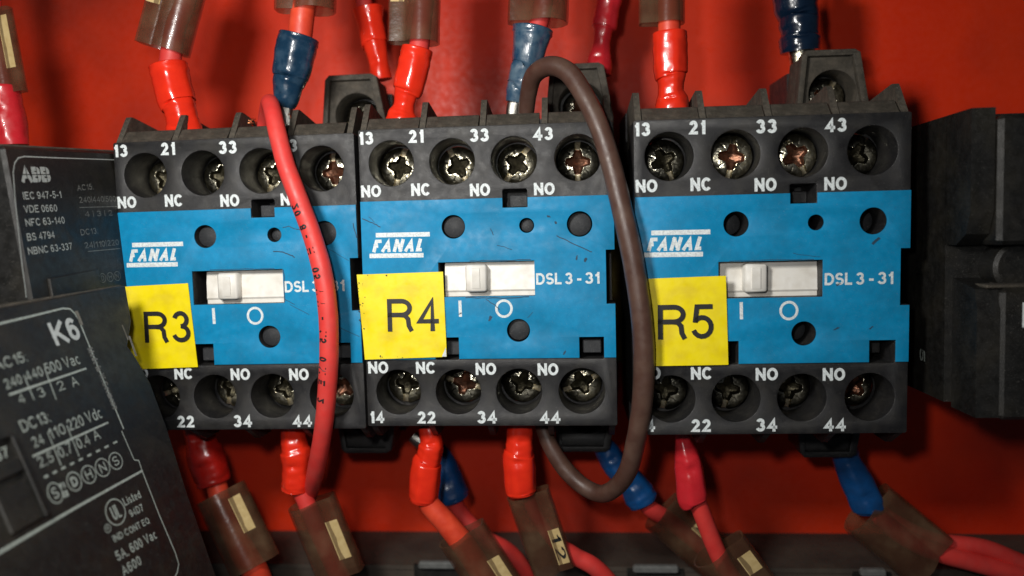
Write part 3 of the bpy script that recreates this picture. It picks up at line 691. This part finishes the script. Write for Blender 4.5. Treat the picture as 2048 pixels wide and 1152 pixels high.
# '5' printed on the side wall that faces the contactors
st = text_strokes('5', 0, 26, 0, 24, .2); g5 = at(1888, 710, 20); mb = MB()
for V, Fs in st: mb.add([(x0 - .5, yt + (g5.y - yt) + q.x - 12, 0 + q.y * 1.0 - 12 + 30) for q in V], Fs)
part2(mb, 'printing', greyprint, smooth=False)

# ================================================================ wiring duct below (and an added, unseen one above)
yd = at(1100, 1064, 556).y
dz = 330
mb = MB(); mb.box(-2400, 2400, yd, yd + 12, dz, 556); mb.box(-2400, 2400, yd + 12, yd + 500, dz + 4, dz + 14)
duct = empty('wiring_duct', w((0, yd, dz)), 'dark dusty wiring duct along the bottom with pale grey fingers', 'wiring duct'); ogd = duct.location.copy()
mb.build('duct_body', duct_m, duct, origin=ogd, smooth=False)
for u0, u1, v in ((836, 912, 1124), (1266, 1358, 1132), (1722, 1774, 1139)):
    a = at(u0, v, dz - 16); b = at(u1, v, dz - 16)
    mb = MB(); mb.box(a.x, b.x, a.y, a.y + 19, dz - 20, dz - 4, b=5); 
    mb.build('duct_finger', greyduct, duct, origin=ogd)
    mb = MB(); mb.box(a.x - 14, b.x + 14, a.y + 12, a.y + 150, dz - 3.5, dz + 3.5); mb.build('slot_shade_sheet', oldblack, duct, origin=ogd)  # black sheet standing in for the shade of the slot gap
yu = at(1100, -260, 330).y
mb = MB(); mb.box(-2400, 2400, yu - 300, yu, 250, 556)  # unseen duct, added and set low to shade the top of the panel
tag(mb.build('wiring_duct', duct_m, smooth=False), 'unseen duct added above the contactors to shade the panel top, wires rise into it', 'wiring duct')

# ================================================================ wires, crimp connectors, cable markers
def wire_thing(name, label, group, loc_px):
    return empty(name, w(at(*loc_px)), label, 'wire' if name.endswith('wire') else 'connector', group)
def crimp(parent, pts, m, seed=0, facet=.35, name='crimp_sleeve', open_end=True):
    """pts (u,v,d,r) from the wire end to the terminal end; a wide barrel, a step, a narrow barrel"""
    Q, R = pxpath(pts, 8); mb = MB()
    n = len(Q); fc = [facet if .1 < i / n < .85 else 0 for i in range(n)]
    # mouth: wall turned inwards
    q0 = Q[0]; t0_ = (Q[1] - Q[0]).normalized()
    Qp = [q0 + t0_ * 10, q0 + t0_ * .8, q0, q0 + t0_ * 1.5] + Q[1:]; Rp = [R[0] * .80, R[0] * .84, R[0] * .97, R[0] * 1.01] + R[1:]; fp = [0, 0, 0, 0] + fc[1:]
    loft(Qp, Rp, 28, mb=mb, lump=.05, facet=fp, seed=seed, capA=False, dents=[(len(Qp) * .42, 1.57, .20), (len(Qp) * .42, 4.71, .20), (len(Qp) * .80, 1.3, .16), (len(Qp) * .80, 4.5, .16)])
    return mb.build(name, m, parent, origin=parent.location, ang=48)
def wire(parent, pts, m, name='insulation', k=8):
    Q, R = pxpath(pts, k); mb = loft(Q, R, 24, lump=.02)
    return mb.build(name, m, parent, origin=parent.location, ang=60)
def marker(label, c0, c1, wd, flip=1, tagpos=(.1, .45), tagtxt=None, shift=0.0, grp='smoky brown cable markers on the wires', thick=1.0, tag_on=True, yaw=0.0):
    """a flat smoky tube with a pocket that holds a paper tag; c0, c1 = (u,v,d) ends of the axis"""
    A, B = at(*c0), at(*c1); W1 = wd * zdepth(*c0) / F
    ax = (B - A).normalized(); Ln = (B - A).length
    sd = ax.cross(Vector((0, 0, 1))).normalized()
    if sd.x < 0: sd = -sd
    sd *= flip
    sd = (Matrix.Rotation(yaw, 3, ax) @ sd)
    nm = ax.cross(sd).normalized()
    if nm.z > 0: nm = -nm
    sec = [(-.50, -.08), (-.49, .09), (-.45, .15), (-.20, .165), (-.15, .15), (-.10, .21)] + [(.16 + .335 * math.cos(rad(t)), .335 * math.sin(rad(t))) for t in (130, 105, 80, 55, 30, 5, -20, -45, -70, -95, -120)] + [(-.12, -.2), (-.44, -.18), (-.49, -.13)]
    T = MB(); e = empty('cable_marker', w((A + B) / 2), label, 'cable marker', grp)
    n = len(sec); V = []; rows = [(0, 1, 0), (0, .93, .0)]
    th = .93
    ring = lambda s_, k: [A + ax * (Ln * s_) + sd * ((a + (.0)) * W1 * k) + nm * (b * W1 * k * thick) for a, b in sec]
    V = ring(0, th) ; K = 10
    for i in range(K + 1): V += ring(i / K, 1 + .015 * noise.noise(Vector((i * .7, wd, c0[0]))))
    V += ring(1, th); V += [Vector(q) for q in ring(.5, th)] + [Vector(q) for q in ring(0.02, th)]
    Fs = []
    R_ = K + 3
    for i in range(R_ - 1):
        for j in range(n): Fs.append((i * n + j, i * n + (j + 1) % n, (i + 1) * n + (j + 1) % n, (i + 1) * n + j))
    a, b = (R_ - 1) * n, R_ * n
    for j in range(n): Fs.append((a + j, a + (j + 1) % n, b + (j + 1) % n, b + j))
    for j in range(n): Fs.append((b + j, b + (j + 1) % n, (j + 1) % n, j))
    V = V[:(R_ + 1) * n]; T.add(V, Fs); T.build('sleeve', sleeve_m, e, origin=e.location, ang=40)
    if tag_on:
        M = MB(); t0_, t1_ = tagpos; pts = []
        for dn in (.155, .161):
            for s_ in (t0_, t1_):
                for a in (-.43, -.17): pts.append(A + ax * (Ln * s_) + sd * (a * W1) + nm * (dn * W1 * thick))
        M.add(pts, [(0, 1, 3, 2), (4, 6, 7, 5), (0, 4, 5, 1), (2, 3, 7, 6), (0, 2, 6, 4), (1, 5, 7, 3)])
        tg = M.build('paper_tag', paper, e, origin=e.location, smooth=False)
        if tagtxt:
            st = text_strokes(tagtxt, t0_ * Ln + 3, t1_ * Ln - 3, -.21 * W1, -.40 * W1, .13) if False else text_strokes(tagtxt, 0, 1, 0, 1, .13, .2)
            M = MB()
            for V2, Fs2 in st: M.add([A + ax * (Ln * (t0_ + (t1_ - t0_) * (.12 + .76 * q.x))) + sd * ((-.41 + .22 * q.y) * W1) + nm * (.1625 * W1 * thick) for q in V2], Fs2)
            o = M.build('tag_lettering', ink, tg, origin=e.location, smooth=False)
    return e

UPG = 'wires coming down to the upper terminals'; LOG = 'wires leaving the lower terminals'
# --- top row
def lead(label, grp, crimps, wires, cm, wm, extra=None, seed=0, facet=.6):
    u, v, d, r = crimps[0]
    t = empty('wire', w(at(u, v, d)), label, 'wire', grp)
    wire(t, wires, wm); crimp(t, crimps, cm, seed, facet)
    if extra:
        pts, m = extra; Q, R = pxpath(pts, 6); loft(Q, R, 20, squash=[.7] * len(Q)).build('terminal_pin', m, t, origin=t.location)
    return t
lead('red wire with red crimp entering behind the ABB logo relay at far left', UPG, [(4, 172, 60, 30), (10, 215, 62, 33), (16, 250, 64, 34), (24, 292, 66, 30)], [(-30, -700, 120, 18), (-22, -80, 70, 18), (-10, 80, 62, 18), (6, 180, 60, 17)], pinkcrimp, redwire, seed=1)
lead('red wire with bright red crimp at the first upper terminal of R3', UPG, [(336, 130, 80, 37), (343, 160, 80, 37), (354, 203, 80, 37), (358, 213, 80, 33), (364, 235, 82, 31), (369, 262, 84, 36), (372, 290, 84, 36)],
     [(420, -700, 200, 20), (385, -90, 110, 20), (350, 60, 82, 20), (338, 140, 80, 21)], redcrimp, redwire, seed=2)
lead('orange red wire with dark blue crimp above the third terminal of R3', UPG, [(598, 72, 84, 39), (592, 100, 84, 41), (582, 148, 84, 38), (580, 158, 84, 33), (577, 166, 84, 31), (573, 196, 86, 26), (570, 214, 88, 19)],
     [(640, -700, 190, 23), (618, -90, 90, 23), (606, 20, 82, 24), (598, 90, 84, 24)], bluecrimp, orangewire, ([(570, 205, 88, 16), (572, 240, 94, 15), (572, 262, 96, 15)], tin), seed=3)
lead('red wire with glossy red crimp at the R3 coil terminal', UPG, [(736, 16, 300, 30), (742, 50, 302, 26), (748, 84, 304, 27), (750, 92, 304, 24), (757, 125, 306, 20), (764, 160, 308, 21)],
     [(690, -800, 380, 15), (715, -150, 320, 15), (727, 0, 300, 16), (737, 30, 300, 16)], redcrimp, redwire, seed=4)
lead('red wire with bright red crimp at the first upper terminal of R4', UPG, [(834, 97, 70, 31), (828, 130, 70, 33), (816, 178, 70, 32), (812, 190, 70, 25), (808, 212, 72, 22), (804, 232, 74, 31), (802, 262, 74, 32)],
     [(880, -700, 170, 19), (855, -100, 90, 19), (842, 60, 72, 20), (836, 110, 70, 20)], redcrimp, redwire, seed=5)
lead('red wire with worn grey blue crimp above the third terminal of R4', UPG, [(1066, 57, 84, 41), (1062, 80, 84, 38), (1052, 128, 84, 30), (1046, 138, 84, 27), (1043, 168, 84, 30), (1036, 178, 86, 25), (1030, 205, 88, 19)],
     [(1110, -700, 190, 19), (1092, -90, 90, 19), (1084, 20, 84, 19), (1070, 70, 84, 19)], worncrimp, redwire, ([(1031, 198, 88, 15), (1026, 222, 92, 14), (1026, 256, 96, 14)], tin), seed=6)
lead('red wire with pinkish red crimp at the R4 coil terminal', UPG, [(1222, -16, 300, 27), (1214, 20, 302, 25), (1208, 52, 304, 26), (1206, 62, 304, 19), (1202, 92, 306, 18), (1198, 122, 308, 25), (1196, 150, 308, 26)],
     [(1270, -800, 380, 15), (1240, -150, 320, 15), (1225, -30, 300, 16), (1220, 0, 300, 16)], pinkcrimp, redwire, seed=7)
lead('red wire with bright red crimp at the first upper terminal of R5', UPG, [(1339, 66, 30, 34), (1340, 100, 30, 34), (1341, 146, 30, 33), (1342, 156, 30, 28), (1342, 182, 32, 25), (1344, 202, 34, 32), (1345, 245, 36, 34)],
     [(1342, -700, 140, 21), (1338, -100, 40, 21), (1338, 20, 30, 22), (1339, 80, 30, 22)], redcrimp, orangewire, seed=8)
lead('thick wire with very dark navy crimp at the R5 coil terminal', UPG, [(1585, -50, 265, 43), (1592, 10, 265, 43), (1598, 30, 265, 38), (1598, 44, 265, 39), (1600, 70, 267, 36), (1600, 80, 267, 40), (1601, 104, 269, 38)],
     [(1570, -700, 375, 20), (1575, -180, 285, 20), (1582, -60, 265, 20), (1590, -20, 265, 20)], navy, redwire, ([(1603, 96, 269, 27), (1605, 112, 271, 26), (1607, 150, 275, 24)], brass), seed=9, facet=0)
marker('brown cable marker at the top left edge, above the ABB logo relay', (-14, 20, 62), (18, 188, 60), 74, -1, (.1, .72), thick=.8)
marker('brown cable marker with cream tag above the first red crimp of R3', (368, -66, 84), (325, 98, 78), 112, 1, (.0, .52))
marker('brown cable marker around the orange red wire above the dark blue crimp of R3', (612, -150, 84), (611, 22, 82), 124, 1, (.0, .52))
marker('brown cable marker above the first red crimp of R4', (832, -120, 72), (828, 86, 70), 106, 1, (.2, .62))
marker('brown cable marker above the worn blue crimp of R4', (1082, -150, 84), (1076, 46, 82), 124, 1, (.1, .5))
marker('brown cable marker with open end above the red crimp of R5', (1324, -130, 30), (1324, 48, 28), 92, 1, (.1, .5), thick=1.0)
# --- bottom row
lead('red wire with shaded red crimp under the first lower terminal of R3', LOG, [(428, 966, 170, 32), (422, 945, 170, 35), (410, 908, 170, 36), (403, 885, 170, 30), (394, 840, 172, 28)],
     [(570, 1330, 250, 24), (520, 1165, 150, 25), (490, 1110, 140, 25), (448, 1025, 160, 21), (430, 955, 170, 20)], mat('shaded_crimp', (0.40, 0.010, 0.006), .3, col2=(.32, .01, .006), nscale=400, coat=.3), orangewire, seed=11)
lead('red wire with bright red crimp under the third lower terminal of R3', LOG, [(590, 981, 90, 26), (591, 966, 90, 28), (592, 940, 90, 27), (592, 908, 90, 31), (590, 895, 90, 27), (586, 870, 90, 24), (584, 840, 92, 23)],
     [(740, 1330, 250, 22), (690, 1180, 140, 20), (630, 1045, 100, 19), (610, 1000, 92, 17), (592, 965, 90, 17)], redcrimp, redwire, seed=12)
lead('salmon red wire with bright red crimp under the first lower terminal of R4', LOG, [(846, 1003, 80, 26), (848, 985, 80, 30), (853, 930, 80, 30), (857, 918, 80, 25), (862, 895, 80, 25), (862, 880, 80, 22), (856, 852, 82, 20)],
     [(1080, 1330, 250, 30), (1000, 1210, 130, 24), (945, 1115, 104, 24), (900, 1055, 88, 23), (862, 1012, 80, 21), (850, 985, 80, 20)], redcrimp, orangewire, seed=13)
lead('red wire with blue crimp hidden behind the first lower lead of R4', LOG, [(908, 1000, 270, 30), (903, 985, 270, 33), (885, 930, 270, 27), (872, 905, 270, 22), (855, 890, 270, 16)],
     [(1120, 1330, 370, 20), (1040, 1135, 300, 20), (965, 1075, 280, 18), (918, 1022, 274, 17), (905, 985, 270, 17)], brightblue, redwire, ([(862, 898, 270, 12), (838, 884, 270, 13), (825, 872, 270, 12)], tin), seed=14)
lead('red wire with bright red crimp under the third lower terminal of R4', LOG, [(1043, 988, 84, 28), (1041, 972, 84, 32), (1038, 915, 84, 33), (1039, 902, 84, 29), (1039, 880, 84, 27), (1040, 845, 86, 26)],
     [(1330, 1330, 260, 19), (1215, 1160, 150, 18), (1150, 1112, 130, 17), (1112, 1085, 112, 15), (1072, 1030, 100, 14), (1050, 975, 84, 14)], redcrimp, redwire, seed=15)
lead('red wire with blue crimp behind the bottom of the brown wire loop', LOG, [(1287, 1005, 260, 30), (1279, 990, 260, 32), (1262, 962, 260, 27), (1235, 938, 262, 24), (1222, 915, 264, 25), (1205, 890, 266, 22)],
     [(1560, 1330, 410, 18), (1470, 1170, 300, 18), (1410, 1100, 280, 17), (1340, 1042, 270, 17), (1305, 1020, 262, 17), (1284, 998, 260, 17)], brightblue, redwire, seed=16)
lead('red wire with raspberry crimp under the first lower terminal of R5', LOG, [(1387, 1003, 60, 27), (1384, 992, 60, 31), (1377, 930, 60, 28), (1372, 905, 60, 24), (1366, 880, 60, 16), (1364, 850, 62, 15)],
     [(1620, 1330, 250, 19), (1500, 1200, 110, 18), (1445, 1125, 84, 18), (1405, 1030, 64, 18), (1388, 985, 60, 18)], pinkcrimp, redwire, seed=17)
t = lead('pair of red wires in a blue crimp under the R5 coil terminal', LOG, [(1738, 1022, 250, 26), (1734, 1008, 250, 33), (1712, 960, 250, 33), (1695, 925, 250, 28), (1688, 900, 252, 26)],
     [(2400, 1260, 390, 22), (2090, 1165, 290, 19), (1960, 1128, 260, 19), (1860, 1098, 250, 20), (1790, 1060, 250, 19), (1736, 1005, 250, 18)], brightblue, redwire, seed=18)
wire(t, [(2400, 1180, 390, 22), (2100, 1142, 310, 19), (1970, 1096, 274, 17), (1870, 1082, 265, 17), (1800, 1050, 260, 16), (1744, 1010, 256, 14)], redwire)
marker('tilted brown cable marker with cream tag beside the K6 relay bottom corner', (440, 985, 140), (510, 1132, 120), 104, -1, (.12, .58), thick=.9)
marker('brown cable marker with cream tag below the bright red crimp of R3', (622, 1002, 96), (682, 1150, 110), 98, -1, (.28, .78), thick=1.0)
marker('brown cable marker on the salmon red wire below R4', (922, 1066, 84), (1010, 1200, 110), 104, -1, (.42, 1.0), thick=.9)
marker('brown cable marker with handwritten cream tag below the third crimp of R4', (1055, 985, 90), (1108, 1140, 110), 88, -1, (.48, .92), '12', thick=.9)
marker('brown cable marker with cream tag in shadow right of the brown wire', (1322, 1022, 266), (1425, 1112, 280), 94, -1, (.45, .75), '4', thick=.9)
marker('clear brown cable marker at the bottom end of the raspberry crimp wire', (1436, 1098, 76), (1520, 1210, 100), 118, -1, (.2, .5), thick=.8)
marker('large dusty brown cable marker below the R5 coil terminal', (1733, 1016, 246), (1858, 1120, 244), 126, -1, (.3, .6), thick=.9, tag_on=False)

# --- loose red wire with black print over R3
lw = empty('wire', w(at(640, 560, -70)), 'loose red wire with black print bowing in front of the R3 contactor', 'wire')
RW = [(524, 268, 104, 12), (530, 240, 88, 14), (536, 214, 50, 16), (540, 206, 4, 17), (546, 226, -32, 17.5), (555, 266, -52, 18), (572, 330, -66, 18.5), (598, 400, -74, 19), (624, 470, -78, 19), (645, 545, -80, 19.5), (656, 625, -80, 19.5), (658, 700, -76, 19), (655, 770, -66, 19), (649, 840, -46, 18.5), (640, 900, -10, 18), (630, 950, 40, 17), (622, 985, 110, 14), (618, 1000, 160, 12)]
wire(lw, RW, redwire)
Q, R = pxpath(RW, 8)
def print_on_wire(parent, Q, R, txt, s0, gapx, angc, hgt, m):
    """letters wrapped on the tube, reading along it"""
    cum = [0]
    for a, b in zip(Q[:-1], Q[1:]): cum.append(cum[-1] + (b - a).length)
    def fr(s):
        for i in range(len(cum) - 1):
            if cum[i + 1] >= s: break
        t = (s - cum[i]) / (cum[i + 1] - cum[i]); p = Q[i].lerp(Q[i + 1], t); r = R[i] * (1 - t) + R[i + 1] * t
        T = (Q[min(i + 2, len(Q) - 1)] - Q[max(i - 1, 0)]).normalized(); view = (-cam2panel((0, 0, 0)) + p).normalized()
        sd = T.cross(view).normalized(); up = sd.cross(T).normalized()
        if up.dot(view) > 0: up = -up
        return p, r, sd, up
    M = MB(); s = s0
    for ch in txt:
        if ch != ' ':
            wd = G[ch][0] * hgt
            for k, (V, Fs) in enumerate(text_strokes(ch, 0, max(wd, 4), 0, hgt, .2, 0)):
                out = []
                for q in V:
                    p, r, sd, up = fr(s + q.x); a = angc + (q.y - hgt / 2) / r
                    out.append(p + (sd * math.sin(a) + up * math.cos(a)) * (r * 1.035 + .1 + .05 * k))
                M.add(out, Fs)
            s += wd + gapx
        else: s += gapx * 2
    return M.build('wire_print', m, parent, origin=parent.location, smooth=False)
print_on_wire(lw, Q, R, '20  8 -  H   05  V V  -  1.5   0 M E   2', 390, 4, -.70, 17, ink)
# frayed copper strands where it enters the terminal
mb = MB()
for k in range(7):
    a = (508 + random.uniform(-6, 6), 246 + random.uniform(-8, 8), 86, 1.1); b = (a[0] - random.uniform(2, 14), a[1] + random.uniform(-8, 3), 80, .9)
    Qs, Rs = pxpath([a, ((a[0] + b[0]) / 2 + random.uniform(-2, 2), (a[1] + b[1]) / 2, 82, 1.1), b], 3); loft(Qs, Rs, 6, mb=mb)
for k in range(9):
    a = (560 + random.uniform(-5, 20), 226 + random.uniform(-6, 6), 84, 1.3); b = (a[0] + random.uniform(-8, 8), a[1] + random.uniform(14, 26), 90, 1.2)
    Qs, Rs = pxpath([a, ((a[0] + b[0]) / 2 + random.uniform(-3, 3), (a[1] + b[1]) / 2, 84, 1.3), b], 3); loft(Qs, Rs, 6, mb=mb)
mb.build('copper_strand', strands, lw, origin=lw.location)['kind'] = 'stuff'

# --- brown wire loop
bw = empty('wire', w(at(1270, 520, -60)), 'thick brown wire looping in front between the R4 and R5 contactors', 'wire')
BW = [(1052, 262, 96, 15), (1052, 232, 84, 16), (1056, 190, 60, 17), (1068, 150, 30, 18.5), (1100, 132, -8, 19.5), (1136, 146, -30, 20), (1168, 190, -50, 20), (1198, 252, -66, 20), (1222, 325, -78, 20.5), (1240, 400, -88, 21), (1258, 480, -92, 21.5), (1272, 560, -92, 21.5), (1284, 650, -90, 21.5), (1288, 730, -82, 21.5), (1284, 810, -66, 21), (1273, 880, -44, 20), (1257, 940, -16, 19), (1232, 975, 20, 18), (1202, 988, 50, 17.5), (1166, 972, 74, 17), (1130, 938, 86, 17), (1105, 900, 92, 16.5), (1090, 868, 98, 16), (1080, 835, 100, 15)]
BW = [(u + 1.6 * noise.noise(Vector((i * 1.7, 0, 3))), v + 1.6 * noise.noise(Vector((i * 1.9, 5, 3))), d, r) for i, (u, v, d, r) in enumerate(BW)]
wire(bw, BW, brown)
